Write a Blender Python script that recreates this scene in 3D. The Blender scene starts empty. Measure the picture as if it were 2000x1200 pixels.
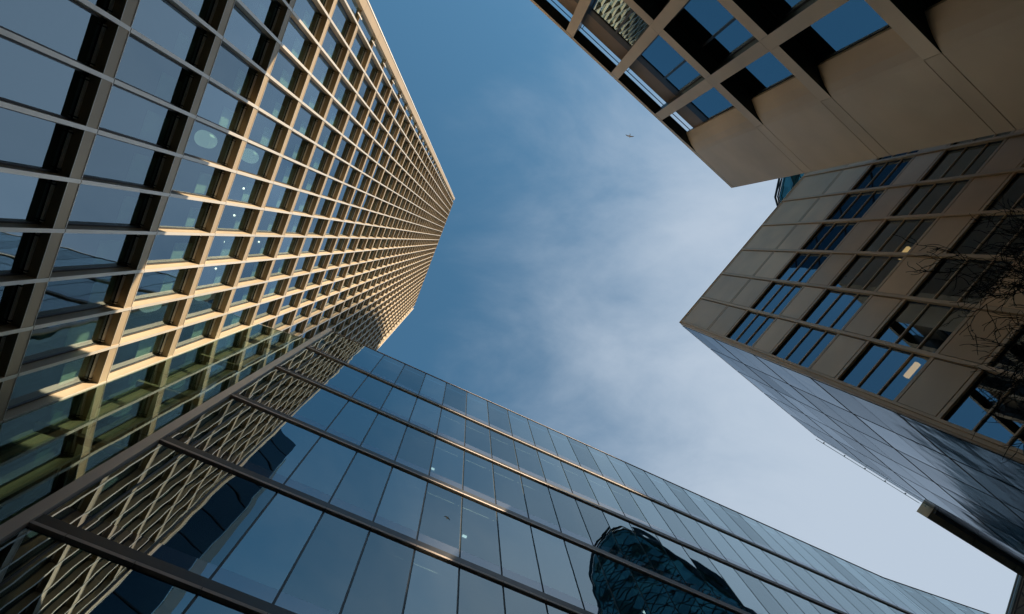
import bpy, bmesh, math, random
from mathutils import Vector, Matrix
random.seed(7)
R = math.radians
sc = bpy.context.scene
col = sc.collection
EYE = 1.6

# ------------------------------------------------------------------ camera
F_PX, ZX, ZY, PX, PY = 1200.0, 924.75, 470.5, 1000.0, 600.0
zc = Vector((ZX-PX, ZY-PY, F_PX)).normalized()
xc = Vector((1, 0, 0)); xc = (xc - xc.dot(zc)*zc).normalized()
yc = zc.cross(xc)
right = Vector((xc[0], yc[0], zc[0])); down = Vector((xc[1], yc[1], zc[1])); fwd = Vector((xc[2], yc[2], zc[2]))
cam_d = bpy.data.cameras.new('camera'); cam = bpy.data.objects.new('camera', cam_d); col.objects.link(cam)
m = Matrix((right, -down, -fwd)).transposed().to_4x4(); m.translation = Vector((0, 0, EYE)); cam.matrix_world = m
cam_d.sensor_width = 36; cam_d.lens = F_PX/2000*36; cam_d.clip_start = 0.05; cam_d.clip_end = 6000
sc.camera = cam

def proj(p):
    d = Vector(p) - Vector((0, 0, EYE)); z = d.dot(fwd)
    if z < 0.01: return None
    return (PX + F_PX*d.dot(right)/z, PY + F_PX*d.dot(down)/z)
def ray(px, py):                      # plan offset per metre of height for a sight line
    d = right*(px-PX) + down*(py-PY) + fwd*F_PX
    return d.x/d.z, d.y/d.z
def area(pts):
    q = [proj(p) for p in pts]
    if any(v is None for v in q): return 0
    a = 0
    for i in range(len(q)):
        x0, y0 = q[i]; x1, y1 = q[(i+1) % len(q)]; a += x0*y1-x1*y0
    cx = sum(v[0] for v in q)/len(q); cy = sum(v[1] for v in q)/len(q)
    if not (-60 < cx < 2060 and -60 < cy < 1260): return 0
    return abs(a)/2

# ------------------------------------------------------------------ materials
def nodes(name):
    m = bpy.data.materials.new(name); m.use_nodes = True
    nt = m.node_tree; nt.nodes.clear(); return m, nt, nt.nodes, nt.links
def paint(name, color, rough=.5, metal=0.0, var=.12, scale=1.5, bump=0.0, bscale=30, spec=.5, glow=0, pv=.08):
    m, nt, N, L = nodes(name)
    out = N.new('ShaderNodeOutputMaterial'); p = N.new('ShaderNodeBsdfPrincipled')
    tc = N.new('ShaderNodeTexCoord'); nz = N.new('ShaderNodeTexNoise'); nz.inputs['Scale'].default_value = scale
    nz.inputs['Detail'].default_value = 5
    L.new(tc.outputs['Object'], nz.inputs['Vector'])
    mr = N.new('ShaderNodeMapRange'); mr.inputs['From Min'].default_value = .3; mr.inputs['From Max'].default_value = .7
    mr.inputs['To Min'].default_value = 1-var; mr.inputs['To Max'].default_value = 1+var
    L.new(nz.outputs['Fac'], mr.inputs['Value'])
    hsv = N.new('ShaderNodeHueSaturation'); hsv.inputs['Color'].default_value = (*color, 1)
    oi = N.new('ShaderNodeObjectInfo'); pr = N.new('ShaderNodeMapRange'); pr.inputs['To Min'].default_value = 1-pv; pr.inputs['To Max'].default_value = 1+pv
    L.new(oi.outputs['Random'], pr.inputs['Value']); pm = N.new('ShaderNodeMath'); pm.operation = 'MULTIPLY'; L.new(mr.outputs['Result'], pm.inputs[0]); L.new(pr.outputs['Result'], pm.inputs[1]); L.new(pm.outputs[0], hsv.inputs['Value']); L.new(hsv.outputs['Color'], p.inputs['Base Color'])
    p.inputs['Metallic'].default_value = metal; p.inputs['Roughness'].default_value = rough
    p.inputs['Specular IOR Level'].default_value = spec
    if glow: p.inputs['Emission Color'].default_value = (*color, 1); p.inputs['Emission Strength'].default_value = glow
    mr2 = N.new('ShaderNodeMapRange'); mr2.inputs['To Min'].default_value = max(0, rough-.08); mr2.inputs['To Max'].default_value = rough+.08
    n2 = N.new('ShaderNodeTexNoise'); n2.inputs['Scale'].default_value = scale*3; L.new(tc.outputs['Object'], n2.inputs['Vector'])
    L.new(n2.outputs['Fac'], mr2.inputs['Value']); L.new(mr2.outputs['Result'], p.inputs['Roughness'])
    if bump:
        b = N.new('ShaderNodeBump'); b.inputs['Distance'].default_value = bump; n3 = N.new('ShaderNodeTexNoise')
        n3.inputs['Scale'].default_value = bscale; L.new(tc.outputs['Object'], n3.inputs['Vector'])
        L.new(n3.outputs['Fac'], b.inputs['Height']); L.new(b.outputs['Normal'], p.inputs['Normal'])
    L.new(p.outputs[0], out.inputs[0]); return m
def glass(name, refl, tint, through=True, wave=.01, wscale=.7, gcol=(.9, .95, 1), power=1.0, rough=0.0, wdet=1.0, base=(.01, .02, .03), haze=0, tilt=0.0, cells=0.0):
    m, nt, N, L = nodes(name)
    out = N.new('ShaderNodeOutputMaterial'); tc = N.new('ShaderNodeTexCoord')
    g = N.new('ShaderNodeBsdfAnisotropic') if False else N.new('ShaderNodeBsdfGlossy')
    g.inputs['Color'].default_value = (*gcol, 1); g.inputs['Roughness'].default_value = rough
    if through:
        t = N.new('ShaderNodeBsdfTransparent'); t.inputs['Color'].default_value = (*tint, 1)
    else:
        t = N.new('ShaderNodeBsdfDiffuse'); t.inputs['Color'].default_value = (*base, 1)
    gg = N.new('ShaderNodeNewGeometry'); dp = N.new('ShaderNodeVectorMath'); dp.operation = 'DOT_PRODUCT'
    L.new(gg.outputs['Normal'], dp.inputs[0]); L.new(gg.outputs['Incoming'], dp.inputs[1])
    ab = N.new('ShaderNodeMath'); ab.operation = 'ABSOLUTE'; L.new(dp.outputs['Value'], ab.inputs[0])
    om = N.new('ShaderNodeMath'); om.operation = 'SUBTRACT'; om.inputs[0].default_value = 1; L.new(ab.outputs[0], om.inputs[1])
    pw = N.new('ShaderNodeMath'); pw.operation = 'POWER'; pw.inputs[1].default_value = 4.5; L.new(om.outputs[0], pw.inputs[0])
    sch = N.new('ShaderNodeMapRange'); sch.inputs['To Min'].default_value = refl; sch.inputs['To Max'].default_value = 1; L.new(pw.outputs[0], sch.inputs['Value'])
    nb = N.new('ShaderNodeMath'); nb.operation = 'SUBTRACT'; nb.inputs[0].default_value = 1; L.new(gg.outputs['Backfacing'], nb.inputs[1])
    mr = N.new('ShaderNodeMath'); mr.operation = 'MULTIPLY'; L.new(sch.outputs['Result'], mr.inputs[0]); L.new(nb.outputs[0], mr.inputs[1])
    if wave:
        b = N.new('ShaderNodeBump'); b.inputs['Distance'].default_value = wave; b.inputs['Strength'].default_value = 1
        n = N.new('ShaderNodeTexNoise'); n.inputs['Scale'].default_value = wscale; n.inputs['Detail'].default_value = wdet
        L.new(tc.outputs['Object'], n.inputs['Vector']); L.new(n.outputs['Fac'], b.inputs['Height'])
        nout = b.outputs['Normal']
        if tilt:
            wn = N.new('ShaderNodeTexWhiteNoise'); wn.noise_dimensions = '2D'; cx = N.new('ShaderNodeCombineXYZ')
            ge = N.new('ShaderNodeNewGeometry'); oi = N.new('ShaderNodeObjectInfo')
            L.new(ge.outputs['Random Per Island'], cx.inputs[0]); L.new(oi.outputs['Random'], cx.inputs[1]); L.new(cx.outputs[0], wn.inputs['Vector'])
            src = wn.outputs['Color']
            vr = N.new('ShaderNodeMapRange'); vr.inputs['To Min'].default_value = .80; vr.inputs['To Max'].default_value = 1.15; L.new(wn.outputs['Value'], vr.inputs['Value'])
            vc = N.new('ShaderNodeVectorMath'); vc.operation = 'SCALE'; vc.inputs[0].default_value = gcol; L.new(vr.outputs['Result'], vc.inputs['Scale']); L.new(vc.outputs[0], g.inputs['Color'])
            if cells:
                vo = N.new('ShaderNodeTexVoronoi'); vo.inputs['Scale'].default_value = cells; L.new(tc.outputs['Object'], vo.inputs['Vector']); src = vo.outputs['Color']
            s1 = N.new('ShaderNodeVectorMath'); s1.operation = 'SUBTRACT'; s1.inputs[1].default_value = (.5, .5, .5); L.new(src, s1.inputs[0])
            s2 = N.new('ShaderNodeVectorMath'); s2.operation = 'SCALE'; s2.inputs['Scale'].default_value = tilt; L.new(s1.outputs[0], s2.inputs[0])
            s3 = N.new('ShaderNodeVectorMath'); s3.operation = 'ADD'; L.new(s2.outputs[0], s3.inputs[0]); L.new(b.outputs['Normal'], s3.inputs[1])
            s4 = N.new('ShaderNodeVectorMath'); s4.operation = 'NORMALIZE'; L.new(s3.outputs[0], s4.inputs[0]); nout = s4.outputs[0]
        L.new(nout, g.inputs['Normal'])
    gout = g.outputs[0]
    if haze:
        g2 = N.new('ShaderNodeBsdfGlossy'); g2.inputs['Color'].default_value = (*gcol, 1); g2.inputs['Roughness'].default_value = .2
        L.new(b.outputs['Normal'], g2.inputs['Normal'])
        mg = N.new('ShaderNodeMixShader'); mg.inputs['Fac'].default_value = haze; L.new(gout, mg.inputs[1]); L.new(g2.outputs[0], mg.inputs[2]); gout = mg.outputs[0]
    mx = N.new('ShaderNodeMixShader'); L.new(mr.outputs[0], mx.inputs['Fac'])
    L.new(t.outputs[0], mx.inputs[1]); L.new(gout, mx.inputs[2]); L.new(mx.outputs[0], out.inputs[0]); return m
def lamp_mat(name, color, s):
    m, nt, N, L = nodes(name); out = N.new('ShaderNodeOutputMaterial'); e = N.new('ShaderNodeEmission')
    e.inputs['Color'].default_value = (*color, 1); e.inputs['Strength'].default_value = s; L.new(e.outputs[0], out.inputs[0]); return m

M = dict(
 champ=paint('champagne_metal', (.44, .35, .24), .45, .25, .05, .4),
 trim=paint('pale_aluminium_trim', (.72, .68, .61), .35, .35, .04, 1),
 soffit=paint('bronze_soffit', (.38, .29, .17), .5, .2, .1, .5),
 rail=paint('white_rail', (.8, .75, .68), .4, .1, .03, 1),
 frame=paint('black_window_frame', (.012, .014, .015), .35, .2, .1, 2),
 room=paint('room_dark', (.07, .08, .075), .8, 0, .3, .6),
 ceil=paint('ceiling_board', (.22, .22, .2), .8, 0, .2, .8),
 body=paint('dark_wall', (.03, .032, .035), .6, 0, .2, .3),
 glassA=glass('tower_window_glass', .27, (.62, .72, .68), True, .005, .9, (.62, .84, 1.0), tilt=.03),
 glassB=glass('curtain_wall_glass', .25, (.44, .56, .58), True, .0045, .65, (.74, .92, 1.0), tilt=.006),
 fritB=glass('curtain_wall_spandrel_glass', .26, (0, 0, 0), False, .0045, .65, (.72, .84, .95), base=(.05, .055, .065)),
 screen=glass('screen_glass', .12, (.60, .69, .64), True, .004, .5, (.8, 1, .92)),
 pinkB=paint('warm_grey_cladding', (.42, .36, .325), .5, .1, .05, .5),
 postB=paint('pale_warm_grey_cladding', (.60, .52, .46), .45, .1, .05, .5),
 black=paint('black_gasket', (.006, .007, .008), .4, .0, .1, 2),
 stoneD=paint('beige_composite_panel', (.62, .455, .315), .50, .1, .12, .45, .0008, 60),
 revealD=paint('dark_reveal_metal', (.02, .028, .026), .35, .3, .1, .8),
 brownD=paint('brown_parapet_metal', (.26, .17, .11), .5, .3, .1, .6),
 glassD=glass('frame_building_glass', .42, (.34, .40, .43), True, .004, .5, (.62, .86, 1.0)),
 panelC=paint('bronze_anodised_panel', (.72, .50, .30), .36, .2, .14, .45, pv=.16),
 gridC=paint('bronze_anodised_frame', (.62, .45, .29), .42, .15, .06, .6),
 seamC=paint('dark_bronze_joint', (.035, .028, .02), .6, .2, .1, 1),
 glassC=glass('office_window_glass', .30, (.45, .5, .5), True, .004, .5, (.68, .86, 1.0)),
 sideC=glass('polished_side_panel', .36, (0, 0, 0), False, .022, .8, (.50, .56, .62), rough=.09, tilt=.022, wdet=2.0, base=(.03, .035, .04)),
 canopy=paint('brown_fascia', (.72, .56, .38), .5, .2, .08, .5),
 teal=glass('dark_teal_glass', .30, (0, 0, 0), False, .02, .35, (.30, .58, .62), rough=.02, base=(.03, .10, .11), tilt=.6, cells=.16),
 tealflat=glass('slab_tower_glass', .26, (0, 0, 0), False, .02, .35, (.30, .48, .60), rough=.03, base=(.006, .02, .03), tilt=.05),
 tealline=paint('dark_steel_frame', (.012, .02, .025), .4, .5, .1, .5),
 white=paint('white_cladding', (.78, .78, .76), .5, 0, .04, .5),
 bark=paint('dark_bark', (.009, .007, .006), .85, 0, .3, 8, .004, 40),
 gull=paint('gull_feather', (.75, .74, .72), .8, 0, .05, 5),
 gullwing=paint('gull_wing_grey', (.30, .28, .27), .8, 0, .15, 5),
 beak=paint('gull_beak_yellow', (.7, .45, .06), .6, 0, .05, 5),
 shade=paint('lamp_shade_pale_green', (.70, .86, .76), .6, 0, .04, 3, glow=.16),
 blind=paint('pale_green_blind', (.55, .66, .58), .7, 0, .05, 2),
 lamp_dim=lamp_mat('office_light_glow', (1, .95, .85), 1.0),
 lamp=lamp_mat('downlight_glow', (1, .93, .78), 2.4),
 sunglow=lamp_mat('reflected_sun_glow', (1, .56, .22), 1.15),  # glow standing in for reflected sunlight, not a lamp
 steel=paint('painted_steel', (.28, .27, .27), .4, .6, .08, 2),
 cream=paint('cream_membrane', (.72, .66, .58), .7, 0, .05, 1),
 asphalt=paint('ground_asphalt', (.06, .06, .058), .9, 0, .2, .3, .01, 15),
 paving=paint('granite_paving', (.20, .185, .165), .8, 0, .15, .7, .004, 12),
)

# ------------------------------------------------------------------ mesh builder
class Fr:                              # a facade frame: s along, t into the building, h above eye
    def __init__(s, deg, d, inward=None, origin=None):
        s.u = Vector((math.cos(R(deg)), math.sin(R(deg)), 0)); n = Vector((-s.u.y, s.u.x, 0))
        if inward is not None and n.dot(inward) < 0: n = -n
        s.n = n; s.o = origin if origin is not None else n*d
    def p(s, a, t, h): return s.o + s.u*a + s.n*t + Vector((0, 0, h+EYE))
class MB:
    def __init__(s): s.v = []; s.f = []; s.mi = []; s.ms = []
    def mat(s, m):
        if m not in s.ms: s.ms.append(m)
        return s.ms.index(m)
    def hexa(s, c, m, mats=None):      # c: 8 corners, bottom 4 then top 4
        b = len(s.v); s.v += [Vector(p) for p in c]
        for i, f in enumerate(((0, 3, 2, 1), (4, 5, 6, 7), (0, 1, 5, 4), (1, 2, 6, 5), (2, 3, 7, 6), (3, 0, 4, 7))):
            s.f.append([b+j for j in f]); s.mi.append(s.mat(mats[i] if mats else m))
        return s
    def box(s, F, a0, a1, t0, t1, h0, h1, m, mats=None):
        # faces: bottom, top, front(t0), end a1, back(t1), end a0
        return s.hexa([F.p(a0, t0, h0), F.p(a1, t0, h0), F.p(a1, t1, h0), F.p(a0, t1, h0),
                       F.p(a0, t0, h1), F.p(a1, t0, h1), F.p(a1, t1, h1), F.p(a0, t1, h1)], m, mats)
    def poly(s, pts, m):
        b = len(s.v); s.v += [Vector(p) for p in pts]; s.f.append(list(range(b, b+len(pts)))); s.mi.append(s.mat(m)); return s
    def tube(s, p0, p1, r0, r1, m, n=6):
        p0 = Vector(p0); p1 = Vector(p1); d = (p1-p0)
        if d.length < 1e-6: return s
        d.normalize(); a = d.orthogonal().normalized(); c = d.cross(a); b = len(s.v)
        for p, r in ((p0, r0), (p1, r1)):
            for i in range(n):
                w = 2*math.pi*i/n; s.v.append(p + a*math.cos(w)*r + c*math.sin(w)*r)
        for i in range(n):
            j = (i+1) % n; s.f.append([b+i, b+j, b+n+j, b+n+i]); s.mi.append(s.mat(m))
        s.f.append([b+i for i in range(n)][::-1]); s.mi.append(s.mat(m)); s.f.append([b+n+i for i in range(n)]); s.mi.append(s.mat(m))
        return s
    def disc(s, F, a, t, h, r, m, n=12, th=.02):
        c0 = F.p(a, t, h); s.tube(c0, c0+Vector((0, 0, th)), r, r, m, n); return s
    def build(s, name, parent=None, smooth=False, kind=None, label=None):
        me = bpy.data.meshes.new(name); base = Vector((0, 0, 0)); q = parent
        while q is not None: base += q.location; q = q.parent
        me.from_pydata([tuple(v-base) for v in s.v], [], s.f)
        for m in s.ms: me.materials.append(m)
        for i, p in enumerate(me.polygons): p.material_index = s.mi[i]; p.use_smooth = smooth
        bm = bmesh.new(); bm.from_mesh(me); bmesh.ops.recalc_face_normals(bm, faces=bm.faces); bm.to_mesh(me); bm.free()
        o = bpy.data.objects.new(name, me); col.objects.link(o)
        if parent is not None: o.parent = parent
        if kind: o['kind'] = kind
        if label: o['label'] = label
        return o
def thing(name, loc, label, cat, group=None):
    o = bpy.data.objects.new(name, None); o.location = loc; o.empty_display_size = .5; col.objects.link(o)
    o['label'] = label; o['category'] = cat
    if group: o['group'] = group
    return o

# ------------------------------------------------------------------ ground
g = MB(); g.poly([(-1500, -1500, -.02), (1500, -1500, -.02), (1500, 1500, -.02), (-1500, 1500, -.02)], M['asphalt']); g.build('ground', kind='structure')
g = MB()
for i in range(-12, 14):
    for j in range(-12, 14):
        x, y = i*1.5, j*1.5
        g.hexa([(x+.01, y+.01, -.01), (x+1.49, y+.01, -.01), (x+1.49, y+1.49, -.01), (x+.01, y+1.49, -.01),
                (x+.01, y+.01, .03), (x+1.49, y+.01, .03), (x+1.49, y+1.49, .03), (x+.01, y+1.49, .03)], M['paving'])
g.build('pavement', kind='structure')

# ================================================================== TOWER A (left, gold grid)
dA = 8.965; FA = Fr(111.3, dA, Vector((-1, 0, 0)))
P4 = 4.2; SP = .44; BAY = 1.2215; S0 = .8113; REC = .29; KB0, KB1 = -7, 18
TOP = [dA*1.685 + P4*k for k in range(-3, 38)]         # top of each spandrel, above eye
ROOF_A = TOP[-1] + 3.2
SA0 = S0 + BAY*KB0; SA1 = S0 + BAY*KB1
tower = thing('office_tower', FA.p(S0, 0, -EYE), 'tall champagne gold metal grid tower filling the left side', 'tower')
b = MB()
b.box(FA, SA0-.75, SA1+.75, 4.6, 38, -EYE, ROOF_A-.5, M['body'])
b.build('core_wall', tower)
b = MB(); b.box(FA, SA0-1.2, SA1+1.2, .7, 38, ROOF_A-.49, ROOF_A-.2, M['champ']); b.build('roof', tower)
for i, s in enumerate((SA0-1.28, SA1+1.25)):
    b = MB(); b.box(FA, s, s+.06, .45, 38, -EYE, ROOF_A-.19, M['champ']); b.build('side_wall', tower)
for k, h in enumerate(TOP):
    b = MB()
    n = KB1-KB0
    for j in range(n):
        a0 = SA0 + BAY*j + .052; a1 = a0 + BAY - .104
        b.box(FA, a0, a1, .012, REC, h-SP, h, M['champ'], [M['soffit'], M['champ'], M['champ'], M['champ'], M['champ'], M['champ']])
        b.box(FA, a0, a1, 0, .012, h-.022, h+.002, M['trim']); b.box(FA, a0, a1, 0, .012, h-SP-.002, h-SP+.016, M['trim'])
    b.build('spandrel', tower)
    if h < 70:
        b = MB(); b.box(FA, SA0-.7, SA1+.7, REC+.1, 4.58, h-.40, h-.06, M['ceil']); b.build('floor_slab', tower)
b = MB(); b.box(FA, SA0-.05, SA1+.05, 0, REC, ROOF_A-.5, ROOF_A, M['champ']); b.build('parapet', tower)
for j in range(KB0, KB1+1):
    s = S0 + BAY*j; b = MB()
    for k in range(len(TOP)):
        h1 = TOP[k] - .01; h0 = (TOP[k-1] if k else -EYE) + .014
        b.box(FA, s-.05, s+.05, -.004, REC, h0, h1, M['champ'], [M['champ'], M['champ'], M['trim'], M['champ'], M['champ'], M['champ']])
    b.box(FA, s-.05, s+.05, -.004, REC, TOP[-1]+.014, ROOF_A+.02, M['champ'])
    b.build('fin', tower)
# windows: the hundred that show largest are parts, the rest one part
cells = []
for k in range(len(TOP)):
    h1 = TOP[k]-SP; h0 = TOP[k-1] if k else -EYE
    for j in range(KB0, KB1):
        a0 = S0+BAY*j+.052; a1 = a0+BAY-.104
        ar = area([FA.p(a0, REC, h0), FA.p(a1, REC, h0), FA.p(a1, REC, h1), FA.p(a0, REC, h1)])
        c = proj(FA.p((a0+a1)/2, 0, (h0+h1)/2))
        cells.append((ar, k, j, a0, a1, h0, h1))
# top storey glazing between last spandrel and parapet
for j in range(KB0, KB1):
    a0 = S0+BAY*j+.052; cells.append((0, 99, j, a0, a0+BAY-.104, TOP[-1], ROOF_A-.5))
cells.sort(key=lambda c: -c[0])
def win_frame(b, a0, a1, h0, h1):
    t0, t1 = REC-.02, REC+.06; w = .045
    b.box(FA, a0, a0+w, t0, t1, h0, h1, M['frame']); b.box(FA, a1-w, a1, t0, t1, h0, h1, M['frame'])
    b.box(FA, a0+w, a1-w, REC-.01, t1, h1-.07, h1, M['frame']); b.box(FA, a0+w, a1-w, t0, t1, h0, h0+.06, M['frame'])
def win_rail(b, a0, a1, h1):
    b.box(FA, a0+.10, a1-.06, REC-.065, REC-.012, h1-.075, h1-.012, M['rail'])
    for a in (a0+.14, a1-.12): b.box(FA, a, a+.025, REC-.085, REC-.011, h1-.085, h1-.002, M['frame'])
def win_pane(b, a0, a1, h0, h1): b.box(FA, a0+.045, a1-.045, REC+.01, REC+.03, h0+.06, h1-.07, M['glassA'])
rest = MB()
for i, (ar, k, j, a0, a1, h0, h1) in enumerate(cells):
    if i < 100 and ar > 0:
        f = MB(); win_frame(f, a0, a1, h0, h1); w = f.build('window', tower)
        f = MB(); win_pane(f, a0, a1, h0, h1); f.build('pane', w)
        f = MB(); win_rail(f, a0, a1, h1); f.build('shade_rail', w)
        if k >= 4 and (k, j) not in ((5, -1), (6, -1), (5, 4), (6, 4)):
            f = MB(); q0 = a0+.05+random.uniform(.2, .45); f.box(FA, q0, a1-.06, REC+.16, REC+.18, h1-random.uniform(.9, 1.5), h1-.02, M['blind']); f.build('blind', w)
    else:
        win_frame(rest, a0, a1, h0, h1); win_pane(rest, a0, a1, h0, h1); win_rail(rest, a0, a1, h1)
rest.build('window', tower, kind='stuff')
# corner loggias: recessed glass, front panel strip, white edge
for side, (e, sg) in enumerate(((SA0-.05, -1), (SA1+.05, 1))):
    def S(x): return e + sg*x
    def bx(b, x0, x1, t0, t1, h0, h1, m):
        a, c = sorted((S(x0), S(x1))); b.box(FA, a, c, t0, t1, h0, h1, m)
    b = MB(); bx(b, 0, .70, .22, .25, -EYE, ROOF_A-.5, M['glassA']); b.build('corner_glazing', tower)
    b = MB()
    w0 = .70 if side == 0 else .98
    for k in range(len(TOP)):
        h0 = (TOP[k-1] if k else -EYE); bx(b, w0, 1.19, 0, .45, h0+.012, TOP[k]-.012, M['champ'])
    bx(b, w0, 1.19, 0, .45, TOP[-1]+.012, ROOF_A+.4, M['champ'])
    b.build('corner_panel', tower)
    b = MB(); bx(b, 1.19, 1.26, -.02, .44, -EYE, ROOF_A+1.5, M['white']); b.build('corner_edge', tower)
    for h in TOP:
        b = MB(); bx(b, 0, .70, .10, .215, h-.07, h-.02, M['champ']); bx(b, .36, .40, .06, .10, h-.7, h+.3, M['white'])
        b.build('balcony_edge', tower)
# ceiling downlights, pale round pendants behind the lower windows
b = MB()
for k, js in ((3, (-1, 0, 1, 2, 3)), (2, (5, 6)), (4, (2, 5, 8)), (6, (-3,))):
    for j in js:
        c = S0+BAY*(j+.55); b.disc(FA, c, .95, TOP[k+3]-.43, .04, M['lamp'])
for k, j in ((0, 5), (0, 6), (-1, 6), (0, 4)):
    for q in (.25, .75): b.disc(FA, S0+BAY*(j+q), 1.0, TOP[k+3]-.43, .04, M['lamp'])
b.build('downlight', tower, kind='stuff')
def pendant(j, k, label):
    c = FA.p(S0+BAY*(j+.42), .86, TOP[k+3]-SP-.72)
    t = thing('pendant_lamp', c, label, 'pendant lamp', 'pale drum lamps hanging inside the gold tower')
    bm = bmesh.new(); n = 20; prof = [(.02, .46), (.12, .45), (.21, .39), (.26, .29), (.28, .15), (.28, -.30), (.26, -.32), (.26, -.27)]
    rings = [[bm.verts.new((r*math.cos(2*math.pi*i/n), r*math.sin(2*math.pi*i/n), z)) for i in range(n)] for r, z in prof]
    for a, c2 in zip(rings, rings[1:]):
        for i in range(n): bm.faces.new((a[i], a[(i+1) % n], c2[(i+1) % n], c2[i]))
    bm.faces.new(rings[0]); bm.faces.new(rings[-1])
    bmesh.ops.recalc_face_normals(bm, faces=bm.faces)
    me = bpy.data.meshes.new('lamp_shade'); bm.to_mesh(me); bm.free(); me.materials.append(M['shade'])
    for p in me.polygons: p.use_smooth = True
    o = bpy.data.objects.new('lamp_shade', me); col.objects.link(o); o.parent = t
    w = MB(); w.tube(t.location+Vector((0, 0, .5)), t.location+Vector((0, 0, .72)), .012, .012, M['steel']); w.build('cord', t)
PEND = [(-1, 2, 'pale round lamp with a lit crescent edge behind a blue pane, upper left of tower'),
        (-1, 3, 'pale round lamp one storey above the crescent one, seen behind a gold framed pane'),
        (4, 2, 'big pale green drum lamp behind the gold lit pane just right of the dark bays'),
        (4, 3, 'pale green drum lamp one storey above the big one, behind a gold framed pane')]

# ================================================================== BUILDING B (bottom, glass curtain wall)
dB = 8.483; FB = Fr(25.4, dB, Vector((0, 1, 0)))
PB = .575*dB; HB = [dB*1.370 + PB*k for k in range(-3, 5)]; ROOF_B = dB*4.35; MP = .1607*dB
SB0 = -.632*dB; SB1 = 3.99*dB
endB = FB.p(SB1, 0, -EYE); FB2 = Fr(20.6, 0, Vector((0, 1, 0)), origin=Vector((endB.x, endB.y, 0)))
glassb = thing('glass_office_block', FB.p(0, 0, -EYE), 'low dark blue glass curtain wall block across the bottom of the picture', 'building')
runs = [(FB, SB0, SB1, [-.0676*dB + MP*k for k in range(-3, 26)]), (FB2, 0, 34, [MP*(k+.55) for k in range(0, 25)])]
panes = []
for F, a, c, ms in runs:
    e = [a] + [x for x in ms if a+.05 < x < c-.05] + [c]
    for i in range(len(e)-1):
        for k in range(len(HB)):
            h0 = HB[k]+.50; h1 = HB[k+1] if k+1 < len(HB) else ROOF_B
            panes.append((area([F.p(e[i], 0, h0), F.p(e[i+1], 0, h0), F.p(e[i+1], 0, h1), F.p(e[i], 0, h1)]), F, e[i], e[i+1], h0, h1))
    for x in e:
        b = MB(); b.box(F, x-.05, x+.05, .035, .16, -EYE, ROOF_B-.03, M['black']); b.build('mullion', glassb)
    for k in range(len(HB)):
        b = MB()
        for i in range(len(e)-1):
            b.box(F, e[i]+.008, e[i+1]-.008, -.06, .05, HB[k]+.08, HB[k]+.17, M['pinkB'])
        b.build('ledge', glassb)
        b = MB(); b.box(F, a, c, -.02, .12, HB[k]+.172, HB[k]+.52, M['black']); b.build('gasket_band', glassb)
    b = MB(); b.box(F, a, c, -.03, .25, ROOF_B, ROOF_B+.04, M['pinkB']); b.build('coping', glassb)
    b = MB()
    for h in HB: b.box(F, a+.3, c, .3, 7.9, h-.2, h+.3, M['ceil'])
    b.build('floor_slab', glassb)
panes.sort(key=lambda p: -p[0]); rest = MB()
for i, (ar, F, a0, a1, h0, h1) in enumerate(panes):
    b = MB() if i < 99 else rest
    b.box(F, a0+.03, a1-.03, .0, .03, h0, h0+.52, M['fritB']); b.box(F, a0+.03, a1-.03, .0, .03, h0+.522, h1-.03, M['glassB'])
    if i < 99: b.build('glass_pane', glassb)
rest.build('glass_pane', glassb, kind='stuff')
b = MB(); b.box(FB, SB0-.26, SB0, -.08, .3, -EYE, ROOF_B+.07, M['postB'])
b.build('corner_post', glassb)
b = MB(); b.box(FB, SB0-.23, SB0-.2, .3, 25, -EYE, ROOF_B-.1, M['glassB']); b.build('side_wall', glassb)
b = MB(); b.box(FB, SB0+.2, SB1, 8, 25, -EYE, ROOF_B-.4, M['body']); b.box(FB2, 0, 34, 8, 25, -EYE, ROOF_B-.4, M['body']); b.build('core_wall', glassb)
b = MB(); b.box(FB, SB0, SB1, .26, 25, ROOF_B-.39, ROOF_B-.1, M['body']); b.box(FB2, 0, 34, .26, 25, ROOF_B-.385, ROOF_B-.105, M['body']); b.build('roof', glassb)
b = MB()
for a, k in ((2.5, 5), (4.1, 4), (11.5, 4), (7.0, 6)):
    b.box(FB, a, a+.16, 1.2, 1.28, HB[k]+PB-.24, HB[k]+PB-.2, M['lamp_dim'])
b.build('glow_strip', glassb, kind='stuff')  # office ceiling lights behind the panes

# glass screen that closes the gap between A and B
pA = FA.p(S0+BAY*6, -.02, 0); pB = FB.p(SB0-.12, -.05, 0)
dv = (pB-pA); dv.z = 0; LS = dv.length; dv.normalize()
FS = Fr(math.degrees(math.atan2(dv.y, dv.x)), 0, Vector((0, 1, 0)), origin=Vector((pA.x, pA.y, 0)))
HS = 32.7
scr = thing('glass_screen', FS.p(LS/2, 0, -EYE), 'narrow clear greenish glass screen wall closing the gap between gold tower and glass block', 'glass wall')
hs = [-EYE] + [h+.1 for h in HB if h < HS-1] + [HS]
for i in range(len(hs)-1):
    for q in range(2):
        b = MB(); b.box(FS, LS/2*q+.006, LS/2*(q+1)-.006, 0, .02, hs[i]+.006, hs[i+1]-.006, M['screen']); b.build('glass_pane', scr)
b = MB(); b.box(FS, 0, LS, -.01, .03, HS, HS+.035, M['trim']); b.build('top_rail', scr)
for h in hs[1:-1]:
    b = MB(); b.box(FS, .0, LS, .4, .62, h-.3, h-.12, M['champ']); b.build('cross_beam', scr)

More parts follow.
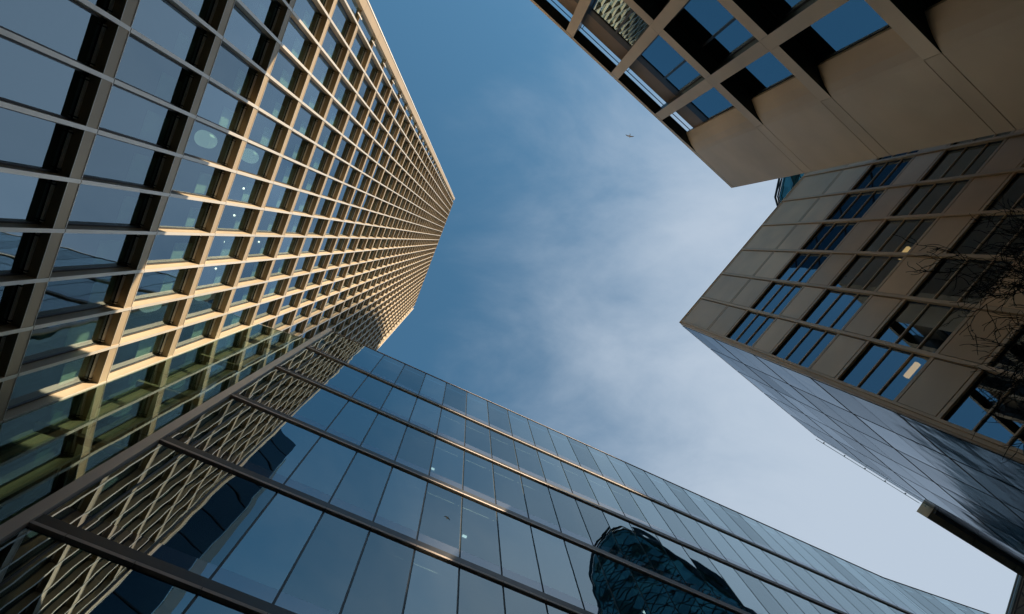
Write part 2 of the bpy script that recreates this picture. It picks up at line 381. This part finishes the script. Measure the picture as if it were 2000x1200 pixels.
# ================================================================== BUILDING D (top right, beige frames)
dD = 9.84; FD = Fr(40.7, dD, Vector((1, -1, 0)))
SD1 = .7765*dD
bD = thing('frame_facade_building', FD.p(0, 0, -EYE), 'building with deep beige frames and blue panes, top right corner', 'building')
POSTS = [.004*dD + (.2785*dD)*k for k in range(-6, 2)]; PW = .215
RT = [2.275, 1.848, 1.421, .994, .567, .14]; RD = .47
WALL = .43*dD
def rail_box(b, a0, a1, t0, t1, h0, h1):
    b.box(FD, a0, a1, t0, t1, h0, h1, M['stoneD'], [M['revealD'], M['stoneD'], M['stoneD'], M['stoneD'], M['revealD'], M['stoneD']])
H_TOP1, H_TOP0 = 28.81, 28.53
for r in RT:
    b = MB(); h1 = r*dD; h0 = h1-.54
    e = [POSTS[0]-2] + POSTS + [WALL+.9]
    for i in range(len(e)-1): rail_box(b, e[i]+PW+.006, e[i+1]-(PW+.006 if i < len(e)-2 else 0), 0, RD, h0, h1)
    b.build('frame_beam', bD)
for x in POSTS:
    b = MB(); hh = [H_TOP0-.006] + [v for r in RT for v in (r*dD,)] + [-EYE]
    for i in range(len(hh)-1):
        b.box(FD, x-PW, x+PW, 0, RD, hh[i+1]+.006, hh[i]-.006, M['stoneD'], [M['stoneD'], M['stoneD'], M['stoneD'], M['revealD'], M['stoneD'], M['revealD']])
    b.build('frame_post', bD)
b = MB()
e = [POSTS[0]-2] + POSTS + [WALL+.9, SD1]
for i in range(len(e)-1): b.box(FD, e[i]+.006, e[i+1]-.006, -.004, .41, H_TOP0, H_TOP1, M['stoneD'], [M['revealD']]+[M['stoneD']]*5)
b.build('roof_beam', bD)
b = MB(); b.box(FD, POSTS[0]-2, WALL+.6, .48, .62, 26.6, 27.9, M['brownD']); b.build('inner_parapet', bD)
b = MB(); b.box(FD, POSTS[0]-2, WALL+.6, .475, .62, 26.1, 26.595, M['black']); b.build('window_head', bD)
b = MB(); p0 = FD.p(POSTS[0]-2, .45, 28.25); p1 = FD.p(WALL+.6, .45, 28.25); b.tube(p0, p1, .02, .02, M['frame'])
for x in POSTS: b.tube(FD.p(x+.3, .5, 27.8), FD.p(x+.3, .45, 28.25), .015, .015, M['frame'])
b.build('cable_rail', bD)
# wall: bowed panels per storey, flush at the corner
lv = [H_TOP0] + [r*dD for r in RT] + [-EYE]
for i in range(len(lv)-1):
    h1 = lv[i]-(0 if i == 0 else .56); h0 = lv[i+1]+.012
    prof = [(0, .34), (.28, .20), (.55, .09), (.80, .025), (.97, 0)]
    b = MB()
    for (x0, t0), (x1, t1) in zip(prof, prof[1:]):
        b.hexa([FD.p(WALL+x0, t0, h0), FD.p(WALL+x1, t1, h0), FD.p(WALL+x1, RD, h0), FD.p(WALL+x0, RD, h0),
                FD.p(WALL+x0, t0, h1), FD.p(WALL+x1, t1, h1), FD.p(WALL+x1, RD, h1), FD.p(WALL+x0, RD, h1)], M['stoneD'])
    b.box(FD, WALL+.97, SD1, 0, RD, h0, h1-.006, M['stoneD'])
    b.build('wall_panel', bD)
    if i:
        b = MB(); b.box(FD, WALL+.912, SD1, 0, RD, lv[i]-.54, lv[i]-.012, M['stoneD']); b.build('wall_band', bD)
# windows
for i in range(len(RT)):
    h0 = RT[i]*dD; h1 = (26.1 if i == 0 else RT[i-1]*dD-.54)
    e = POSTS + [WALL+PW+.02]
    for j in range(len(e)-1):
        a0 = e[j]+PW; a1 = e[j+1]-PW
        if area([FD.p(a0, RD, h0), FD.p(a1, RD, h0), FD.p(a1, RD, h1), FD.p(a0, RD, h1)]) < 1 and j < 4: pass
        b = MB(); t0, t1 = RD+.01, RD+.1; w = .06
        b.box(FD, a0-.1, a0+w, t0, t1, h0, h1, M['frame']); b.box(FD, a1-w, a1+.3, t0, t1, h0, h1, M['frame'])
        b.box(FD, a0+w, a1-w, t0, t1, h1-w, h1, M['frame']); b.box(FD, a0+w, a1-w, t0, t1, h0-.3, h0+w, M['frame'])
        if j < len(e)-2: mm = a0+(a1-a0)*.615; b.box(FD, mm-.04, mm+.04, t0-.03, t1, h0+w, h1-w, M['frame'])
        W = b.build('window', bD)
        b = MB()
        if j < len(e)-2:
            b.box(FD, a0+w, mm-.04, RD+.04, RD+.06, h0+w, h1-w, M['glassD']); b.box(FD, mm+.04, a1-w, RD+.04, RD+.06, h0+w, h1-w, M['glassD'])
        else: b.box(FD, a0+w, a1-w, RD+.04, RD+.06, h0+w, h1-w, M['glassD'])
        b.build('pane', W)
b = MB()
for r in RT: b.box(FD, POSTS[0]-2, SD1-.5, RD+.15, 5, r*dD-.5, r*dD-.05, M['ceil'])
b.build('floor_slab', bD)
b = MB(); b.box(FD, POSTS[0]-2, SD1-.3, 5.05, 14, -EYE, 27.6, M['body']); b.box(FD, POSTS[0]-2, SD1-.3, .63, 5.0, 27.4, 27.6, M['body']); b.build('core_wall', bD)
b = MB(); b.box(FD, POSTS[0]-2, WALL-.2, 3, 13, 27.61, 30.4, M['brownD']); b.build('roof_sun_block', bD)  # unseen box added to stop low sun slipping through the roof slot
b = MB(); b.box(FD, SD1-.29, SD1-.004, RD+.003, 14, -EYE, H_TOP1-.01, M['stoneD']); b.build('side_wall', bD)
b = MB(); b.disc(FD, 2.95+.15, 1.5, 14.9, .05, M['lamp']); b.build('downlight', bD)

# ================================================================== BUILDING C (right, bronze panels)
dC = 11.245; FC = Fr(-50.3, dC, Vector((1, 1, 0))); ROOF_C = 2.844*dC
SC0 = .334*dC; BC = .1479*dC; NB_ = 15
bC = thing('bronze_office_building', FC.p(SC0+5, 0, -EYE), 'bronze metal panel office building with blue window bands at the right edge', 'building')
WT = [2.3406-.3735*k for k in range(0, 7)]; WH = .237
rows = [(2.844-.012, 2.523, 'p'), (2.523, 2.3406, 'p')]
for k, w in enumerate(WT):
    rows.append((w, w-WH, 'w')); rows.append((w-WH, w-.3735, 'p'))
b = MB(); b.box(FC, SC0+.03, SC0+BC*NB_, .10, .2, -EYE, ROOF_C-.02, M['seamC'])
# openings are cut by building the backing in horizontal strips
b = MB()
for r1, r0, kd in rows:
    if kd == 'p': b.box(FC, SC0+.03, SC0+BC*NB_, .045, .12, max(r0*dC, -EYE), r1*dC, M['seamC'])
b.build('panel_backing', bC)
for r1, r0, kd in rows:
    if r1*dC < -1: continue
    h1 = r1*dC; h0 = max(r0*dC, -EYE)
    for i in range(NB_):
        a0 = SC0+BC*i; a1 = a0+BC
        if kd == 'p' and i < 12 and h1 > 4:
            b = MB(); b.box(FC, a0+.095, a1-.095, 0, .04, h0+.10, h1-.10, M['panelC']); b.build('panel', bC)
        if kd == 'w' and h1 > 0:
            b = MB(); w = .03; t0, t1 = .07, .13
            b.box(FC, a0+.06, a0+.06+w, t0, t1, h0+.06, h1-.06, M['frame']); b.box(FC, a1-.06-w, a1-.06, t0, t1, h0+.06, h1-.06, M['frame'])
            b.box(FC, a0+.06, a1-.06, t0+.002, t1, h1-.10, h1-.06, M['frame']); b.box(FC, a0+.06, a1-.06, t0+.002, t1, h0+.06, h0+.10, M['frame'])
            for q in (.36, .70):
                hm = h1+(h0-h1)*q; b.box(FC, a0+.06, a1-.06, .055, .10, hm-.022, hm+.022, M['gridC'])
            W = b.build('window', bC)
            if i in (5, 6) and abs(r1-WT[1]) < .01:
                b = MB(); b.box(FC, a0+.10, a1-.10, .20, .21, h0+.5, h1-.1, M['cream']); b.build('roller_blind', W)
            b = MB(); b.box(FC, a0+.092, a1-.092, .10, .115, h0+.10, h1-.10, M['glassC']); b.build('pane', W)
for i in range(NB_+1):
    a = SC0+BC*i; b = MB()
    w = .055
    if i: b.box(FC, a-w, a+w, -.045, .1, -EYE, ROOF_C-.02, M['gridC'])
    else:
        b.box(FC, a, a+.08, -.02, .1, -EYE, ROOF_C-.02, M['gridC']); b.box(FC, a-.10, a-.004, .03, .15, -EYE, ROOF_C-.02, M['gridC']); b.box(FC, a-.12, a-.104, .08, .2, -EYE, ROOF_C-.02, M['gridC'])
    b.build('vertical_rib', bC)
for r1, r0, kd in rows:
    if r1*dC < 0: continue
    b = MB()
    for i in range(NB_): b.box(FC, SC0+BC*i+.057+(.03 if i == 0 else 0), SC0+BC*(i+1)-.057, 0, .1, r1*dC-.06, r1*dC+.06 if r1 < 2.8 else ROOF_C-.02, M['gridC'])
    b.build('horizontal_rib', bC)
b = MB(); b.box(FC, SC0-.1, SC0+BC*NB_, -.03, .5, ROOF_C-.02, ROOF_C+.05, M['gridC']); b.build('coping', bC)
b = MB()
for w in WT: b.box(FC, SC0+.3, SC0+BC*NB_, .25, 4, w*dC-.02, w*dC+.3, M['ceil'])
b.build('floor_slab', bC)
b = MB(); b.box(FC, SC0+.3, SC0+BC*NB_, 4.02, 12, -EYE, ROOF_C-.6, M['body']); b.box(FC, SC0+.3, SC0+BC*NB_, .25, 12, ROOF_C-.5, ROOF_C-.1, M['body']); b.build('core_wall', bC)
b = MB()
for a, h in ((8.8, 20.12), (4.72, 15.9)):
    b.box(FC, a, a+.5, .26, .36, h, h+.13, M['sunglow'])
b.build('glow_strip', bC, kind='stuff')  # glowing strips put in for sunlit tower reflections in the windows
# polished side walls
cc = FC.p(SC0-.13, .2, -EYE)
F2 = Fr(38.9, 0, Vector((1, -1, 0)), origin=Vector((cc.x, cc.y, 0)))
L2 = 9.93; c3 = F2.p(L2, 0, 0); F3 = Fr(31.7, 0, Vector((1, -1, 0)), origin=Vector((c3.x, c3.y, 0))); L3 = 30.0
for F, L_, nb in ((F2, L2, 5), (F3, L3, 15)):
    bw = L_/nb
    b = MB(); b.box(F, .02, L_-.02, .03, .12, -EYE, ROOF_C-.05, M['black']); b.build('side_backing', bC)
    for i in range(nb):
        b = MB()
        for k in range(-1, 15):
            h1 = ROOF_C - 2.1*k - (0 if k <= 0 else 0); h0 = h1-2.1
            if k < 0: continue
            h0 = max(h0, -EYE)
            if h1 <= h0: continue
            b.box(F, bw*i+.045, bw*(i+1)-.045, 0, .028, h0+.02, h1-.02, M['sideC'])
        b.build('side_cladding', bC)
    for k in range(0, 16, 2):
        h = ROOF_C-2.1*k
        b = MB(); b.box(F, .0, L_, -.012, -.002, h-.015, h+.015, M['steel']); b.build('side_rail', bC)
b = MB(); b.box(F3, .5, 8.0, -.13, -.12, ROOF_C-.1, ROOF_C+.55, M['screen']); b.box(F3, .5, 8.0, -.14, -.11, ROOF_C+.55, ROOF_C+.57, M['steel'])
for i in range(6): b.box(F3, .6+1.45*i, .62+1.45*i, -.118, -.05, ROOF_C-.1, ROOF_C+.0, M['steel'])
b.build('glass_balustrade', bC)
b = MB()
for i in range(6): b.box(F3, 8.1+3.2*i, 8.1+3.2*i+3.14, -.62, .3, ROOF_C-.35, ROOF_C+.5, M['canopy'])
b.box(F3, 8.2, 27, -.2, -.02, ROOF_C-.5, ROOF_C-.36, M['steel'])
b.build('roof_fascia', bC)

# ================================================================== far towers
def prism_tower(name, label, outline, x0, depth, ang, mat, lines, cat='tower', base_y=0.0, brace=True):
    """outline: (y, top height) pairs along the facade"""
    pass
tw = thing('curved_glass_tower', (125, -10, 0), 'distant dark teal glass tower with curved top peeping between beige and bronze buildings', 'tower')
FT = Fr(90, 0, Vector((1, 0, 0)), origin=Vector((119, 0, 0)))
out = [(-33, 150), (-32.5, 190), (-31, 212), (-29, 226), (-25, 233), (-17, 236), (-11, 234), (-6, 228), (-1, 211), (4, 192), (8, 174), (12, 150), (15, 125)]
b = MB()
def lean(y): return max(0, (y+14))*.35
pts = []
for (y0, h0), (y1, h1) in zip(out, out[1:]):
    x0, x1 = lean(y0), lean(y1)
    b.hexa([FT.p(y0, x0, -EYE), FT.p(y1, x1, -EYE), FT.p(y1, 40, -EYE), FT.p(y0, 40, -EYE), FT.p(y0, x0, h0), FT.p(y1, x1, h1), FT.p(y1, 40, h1-6), FT.p(y0, 40, h0-6)], M['teal'])
b.build('glazed_wall', tw)
b = MB()
for i, h in enumerate(range(60, 236, 6)):
    for (y0, h0), (y1, h1) in zip(out, out[1:]):
        if min(h0, h1) > h+6:
            o = 3*(i % 2)
            b.tube(FT.p(y0, lean(y0)-.1, h), FT.p(y1, lean(y1)-.1, h), .12, .12, M['tealline'], 4)
            b.tube(FT.p(y0, lean(y0)-.1, h), FT.p(y1, lean(y1)-.1, h+6), .13, .13, M['tealline'], 4)
            b.tube(FT.p(y1, lean(y1)-.1, h), FT.p(y0, lean(y0)-.1, h+6), .13, .13, M['tealline'], 4)
b.build('diagonal_bracing', tw)
b = MB()
for (y0, h0), (y1, h1) in zip(out, out[1:]):
    b.tube(FT.p(y0, lean(y0)-.8, h0+1.2), FT.p(y1, lean(y1)-.8, h1+1.2), .45, .45, M['tealline'], 6)
    b.tube(FT.p(y0, lean(y0)-.9, h0-1), FT.p(y1, lean(y1)-.9, h1-1), .3, .3, M['tealline'], 6)
    b.tube(FT.p(y0, lean(y0)-.9, h0-1), FT.p(y1, lean(y1)-.8, h1+1.2), .15, .15, M['tealline'], 4)
b.build('roof_rail', tw)

# tower that shades the lower right part of the gold facade (stands behind the beige building)
SUN_AZ = math.atan2(-.612, .791); TAN_E = .555
sd = Vector((math.cos(SUN_AZ), math.sin(SUN_AZ), 0)); wv = Vector((-sd.y, sd.x, 0))
tb = sd*150
shade = thing('round_topped_tower', (tb.x, tb.y, 0), 'distant dark tower with a rounded roof rising behind the beige frame building', 'tower')
FZ = Fr(math.degrees(math.atan2(wv.y, wv.x)), 0, sd, origin=tb)
zo = [(-2.75, 128), (-2.6, 150), (-2.0, 162), (-.6, 180), (1.4, 196), (3.4, 207), (4.6, 208.5), (5.6, 203), (6.2, 190)]
b = MB()
for (a0, h0), (a1, h1) in zip(zo, zo[1:]):
    b.hexa([FZ.p(a0, 0, -EYE), FZ.p(a1, 0, -EYE), FZ.p(a1, 18, -EYE), FZ.p(a0, 18, -EYE), FZ.p(a0, 0, h0), FZ.p(a1, 0, h1), FZ.p(a1, 18, h1-4), FZ.p(a0, 18, h0-4)], M['teal'])
b.build('glazed_wall', shade)
b = MB()
for h in range(20, 180, 5): b.box(FZ, -2.6, 6.0, -.25, -.01, h, h+.5, M['tealline'])
b.build('floor_band', shade)

# unseen tower, added behind the bronze building to shade the glass block's right half
t3 = sd*150 + wv*38
off = thing('unseen_shade_tower', (t3.x, t3.y, 0), 'unseen tower added behind the bronze building to shade the glass block', 'tower')
FO = Fr(math.degrees(math.atan2(wv.y, wv.x)), 0, sd, origin=t3)
b = MB(); b.box(FO, -22, 26, 0, 22, -EYE, 196, M['tealflat']); b.box(FO, -23, 27, -1, 23, 196.1, 199, M['tealline']); b.build('glazed_wall', off)
b = MB()
for h in range(20, 195, 6): b.box(FO, -21.9, 25.9, -.25, -.01, h, h+1, M['tealline'])
b.build('floor_band', off)

# very tall slab tower beyond the top edge of the view, mirrored in the glass block
bx_ = thing('slab_tower', (12, -160, 0), 'tall dark teal slab tower with pale corner fin, seen mirrored in the glass block', 'tower')
FX = Fr(0, 0, Vector((0, -1, 0)), origin=Vector((0, -157, 0)))
b = MB(); b.box(FX, -30, 22, 0, 30, -EYE, 398, M['tealflat']); b.build('glazed_wall', bx_)
b = MB()
for h in range(40, 380, 24): b.box(FX, -29.9, 21.9, -.3, -.01, h, h+.8, M['tealline'])
b.build('floor_band', bx_)
b = MB(); b.hexa([FX.p(22.6, -.5, -EYE), FX.p(34, -.5, -EYE), FX.p(34, 2, -EYE), FX.p(22.6, 2, -EYE), FX.p(22.6, -.5, 372), FX.p(22.9, -.5, 372), FX.p(22.9, 2, 372), FX.p(22.6, 2, 372)], M['white']); b.build('corner_fin', bx_)

# ================================================================== bare tree at the right edge
tree = thing('bare_tree', (10.3, .2, 0), 'leafless dark tree reaching in from the right edge before the bronze building', 'tree')
tr, br = MB(), MB()
rnd = random.Random(11)
def rv(k=1.0): return Vector((rnd.uniform(-k, k), rnd.uniform(-k, k), rnd.uniform(-k, k)))
def grow(p, d, L, r, lvl):
    n = 6 if lvl < 2 else 4
    for i in range(n):
        d = (d + rv(.22 if lvl < 2 else .34)).normalized()
        q = p + d*L/n; r2 = r*.86
        br.tube(p, q, r, r2, M['bark'], 5 if lvl < 1 else 3)
        p, r = q, r2
        if lvl < 4 and i > 0:
            for _ in range(2 if lvl < 3 else 1):
                side = d.cross(rv()).normalized()
                grow(p, (d*rnd.uniform(.5, 1) + side*rnd.uniform(.5, .9) + Vector((0, 0, .1))).normalized(), L*rnd.uniform(.42, .62), max(r*.62, .0065), lvl+1)
p = Vector((10.3, .2, 0)); r = .15
pts = [p]
for i in range(8):
    q = p + Vector((rnd.uniform(-.06, .06)-.03, rnd.uniform(-.06, .06), 1.02)); tr.tube(p, q, r, r*.92, M['bark'], 8); r *= .92; p = q; pts.append(p)
for z, tx, ty, tz, L in ((5, 6.9, 1.3, 8.2, 2.9), (5.6, 7.2, .3, 8.6, 2.6), (5.2, 7.4, 2.6, 8.0, 2.6), (6.3, 7.0, 1.9, 9.6, 2.8), (6.8, 7.6, .5, 10.2, 2.6), (7.4, 7.9, 1.9, 10.8, 2.4), (8.1, 9.3, 1.3, 12, 2.2), (6, 11, .2, 9, 2), (6.5, 11, 2.6, 9.6, 2)):
    i = int(z/1.02); f = z/1.02-i; o = pts[i].lerp(pts[min(i+1, 8)], f)
    grow(o, (Vector((tx+.95, ty-.55, tz))-o).normalized(), L, .07, 0)
tr.build('trunk', tree, smooth=True); br.build('branches', tree)

# ================================================================== gull
gx, gy = ray(1230, 266); H = 95
gl = thing('gull', (gx*H, gy*H, H+EYE), 'small pale gull gliding high in the open sky', 'bird')
bm = bmesh.new()
def ring(x, ry, rz, z=0): return [bm.verts.new((x, ry*math.cos(2*math.pi*i/10), z+rz*math.sin(2*math.pi*i/10))) for i in range(10)]
prof = [(-.34, .05, .015), (-.26, .06, .025), (-.14, .085, .07), (0, .10, .09), (.14, .08, .075), (.22, .055, .055), (.28, .055, .055), (.33, .04, .04), (.36, .012, .012)]
rr = [ring(*p) for p in prof]
for a, c in zip(rr, rr[1:]):
    for i in range(10): bm.faces.new((a[i], a[(i+1) % 10], c[(i+1) % 10], c[i]))
bm.faces.new(rr[0]); bm.faces.new(rr[-1]); bmesh.ops.recalc_face_normals(bm, faces=bm.faces)
me = bpy.data.meshes.new('body'); bm.to_mesh(me); bm.free(); me.materials.append(M['gull'])
for p in me.polygons: p.use_smooth = True
bo = bpy.data.objects.new('body', me); col.objects.link(bo); bo.parent = gl
def wing(sg):
    b = MB(); o = gl.location
    ws = [(.05, .16, -.12, .03), (.30, .17, -.08, .09), (.55, .10, -.10, .10), (.78, -.02, -.14, .05), (.92, -.13, -.16, .0)]
    for (y0, f0, r0, z0), (y1, f1, r1, z1) in zip(ws, ws[1:]):
        P = lambda x, y, z: o+Vector((x, sg*y, z))
        b.hexa([P(f0, y0, z0-.012), P(r0, y0, z0-.006), P(r1, y1, z1-.006), P(f1, y1, z1-.01), P(f0, y0, z0+.012), P(r0, y0, z0+.006), P(r1, y1, z1+.006), P(f1, y1, z1+.01)], M['gull'] if y0 < .5 else M['gullwing'])
    b.build('wing', gl)
wing(1); wing(-1)
b = MB(); b.tube(gl.location+Vector((.355, 0, 0)), gl.location+Vector((.42, 0, -.01)), .012, .003, M['beak']); b.build('beak', gl)
b = MB(); o = gl.location; b.hexa([o+Vector(v) for v in ((-.30, -.05, -.008), (-.30, .05, -.008), (-.44, .09, -.006), (-.44, -.09, -.006), (-.30, -.05, .008), (-.30, .05, .008), (-.44, .09, .004), (-.44, -.09, .004))], M['gull']); b.build('tail', gl)
gl.rotation_euler = (0, 0, R(100)); gl.scale = (.75, .75, .75)

# ================================================================== lattice at the lower right corner
Hq = 42; a = ray(2003, 1100); c = ray(1966, 1225)
A_ = Vector((a[0]*Hq, a[1]*Hq, Hq+EYE)); C_ = Vector((c[0]*Hq, c[1]*Hq, Hq+EYE)); dv = (C_-A_).normalized(); nn = Vector((-dv.y, dv.x, 0)); nn = nn if nn.x > 0 else -nn
tq = thing('lattice_canopy', (C_.x, C_.y, 0), 'steel lattice with cream sheeting at the bottom right corner', 'steel frame')
P0 = A_-dv*6; b = MB(); b.tube(P0, P0+dv*18, .16, .16, M['steel'], 8); b.tube(P0+nn*.32, P0+nn*.32+dv*18, .07, .07, M['steel'], 8); b.build('edge_beam', tq)
b = MB()
for i in range(9):
    p = P0+dv*2*i; b.tube(p, p+dv*2+nn*2.4, .07, .07, M['steel'], 6); b.tube(p+dv*2, p+nn*2.4, .07, .07, M['steel'], 6)
b.tube(P0+nn*2.4, P0+nn*2.4+dv*18, .1, .1, M['steel'], 8); b.build('lattice', tq)
b = MB(); z = Vector((0, 0, .35)); z2 = Vector((0, 0, .4))
b.hexa([P0+z, P0+dv*18+z, P0+dv*18+nn*6+z, P0+nn*6+z, P0+z2, P0+dv*18+z2, P0+dv*18+nn*6+z2, P0+nn*6+z2], M['cream']); b.build('sheeting', tq)
for q in (0, 9, 18):
    b = MB(); p = P0+dv*q+nn*2.4; b.tube((p.x, p.y, 0), p, .2, .2, M['steel'], 8); b.build('mast', tq)

for j, k, l in PEND: pendant(j, k, l)

# ------------------------------------------------------------------ light
E_ = math.atan(TAN_E)
sun_d = bpy.data.lights.new('sun', 'SUN'); sun = bpy.data.objects.new('sun', sun_d); col.objects.link(sun)
sun_d.energy = 5.0; sun_d.angle = R(.5); sun_d.color = (1, .80, .56)
S = Vector((math.cos(SUN_AZ)*math.cos(E_), math.sin(SUN_AZ)*math.cos(E_), math.sin(E_)))
sun.rotation_euler = S.to_track_quat('Z', 'Y').to_euler(); sun.location = (60, -60, 80)
w = bpy.data.worlds.new('World'); sc.world = w; w.use_nodes = True; nt = w.node_tree; nt.nodes.clear(); N, L = nt.nodes, nt.links
out = N.new('ShaderNodeOutputWorld'); bg = N.new('ShaderNodeBackground'); bg.inputs['Strength'].default_value = .0515
sky = N.new('ShaderNodeTexSky'); sky.sky_type = 'NISHITA'; sky.sun_disc = False; sky.sun_elevation = E_
sky.sun_rotation = math.pi/2 - SUN_AZ; sky.air_density = 1.1; sky.dust_density = .6; sky.ozone_density = 2.2
tc = N.new('ShaderNodeTexCoord'); mp = N.new('ShaderNodeMapping'); mp.inputs['Scale'].default_value = (1.0, 1.7, 1.0); mp.inputs['Rotation'].default_value = (0, 0, .9)
L.new(tc.outputs['Generated'], mp.inputs['Vector'])
nz = N.new('ShaderNodeTexNoise'); nz.inputs['Scale'].default_value = 3.4; nz.inputs['Detail'].default_value = 9; nz.inputs['Roughness'].default_value = .58; nz.inputs['Distortion'].default_value = .3
L.new(mp.outputs[0], nz.inputs['Vector'])
dt = N.new('ShaderNodeVectorMath'); dt.operation = 'DOT_PRODUCT'; dt.inputs[1].default_value = (1.0, .14, 0); L.new(tc.outputs['Generated'], dt.inputs[0])
ad = N.new('ShaderNodeMath'); ad.operation = 'MULTIPLY_ADD'; ad.inputs[1].default_value = .5; L.new(nz.outputs['Fac'], ad.inputs[0]); L.new(dt.outputs['Value'], ad.inputs[2])
mr = N.new('ShaderNodeMapRange'); mr.interpolation_type = 'SMOOTHSTEP'; mr.inputs['From Min'].default_value = .22; mr.inputs['From Max'].default_value = .80; mr.inputs['To Max'].default_value = .95
L.new(ad.outputs[0], mr.inputs['Value'])
mx = N.new('ShaderNodeMix'); mx.data_type = 'RGBA'; mx.inputs['B'].default_value = (4.1, 4.8, 5.7, 1)
sp = N.new('ShaderNodeSeparateXYZ'); L.new(tc.outputs['Generated'], sp.inputs[0])
mz = N.new('ShaderNodeMapRange'); mz.interpolation_type = 'SMOOTHSTEP'; mz.inputs['From Min'].default_value = .30; mz.inputs['From Max'].default_value = .62; L.new(sp.outputs['Z'], mz.inputs['Value'])
mm_ = N.new('ShaderNodeMath'); mm_.operation = 'MULTIPLY'; L.new(mr.outputs['Result'], mm_.inputs[0]); L.new(mz.outputs['Result'], mm_.inputs[1]); L.new(mm_.outputs[0], mx.inputs['Factor'])
mh = N.new('ShaderNodeMapRange'); mh.inputs['From Max'].default_value = .55; mh.inputs['To Min'].default_value = .09; mh.inputs['To Max'].default_value = 1; L.new(sp.outputs['Z'], mh.inputs['Value']); tn = N.new('ShaderNodeMix'); tn.data_type = 'RGBA'; tn.blend_type = 'MULTIPLY'; tn.inputs['Factor'].default_value = 1; tn.inputs['B'].default_value = (.76, 1.22, 1.18, 1)
L.new(sky.outputs[0], tn.inputs['A']); vs = N.new('ShaderNodeVectorMath'); vs.operation = 'SCALE'; L.new(tn.outputs['Result'], vs.inputs[0]); L.new(mh.outputs['Result'], vs.inputs['Scale']); L.new(vs.outputs[0], mx.inputs['A']); L.new(mx.outputs['Result'], bg.inputs['Color']); L.new(bg.outputs[0], out.inputs[0])
sc.view_settings.view_transform = 'Standard'; sc.view_settings.look = 'None'; sc.view_settings.exposure = 1.3; sc.view_settings.gamma = 1
sc.cycles.max_bounces = 10; sc.cycles.transparent_max_bounces = 12; sc.cycles.glossy_bounces = 6; sc.cycles.use_denoising = True
sc.cycles.caustics_reflective = True; sc.cycles.blur_glossy = 1.0; sc.cycles.sample_clamp_indirect = 25
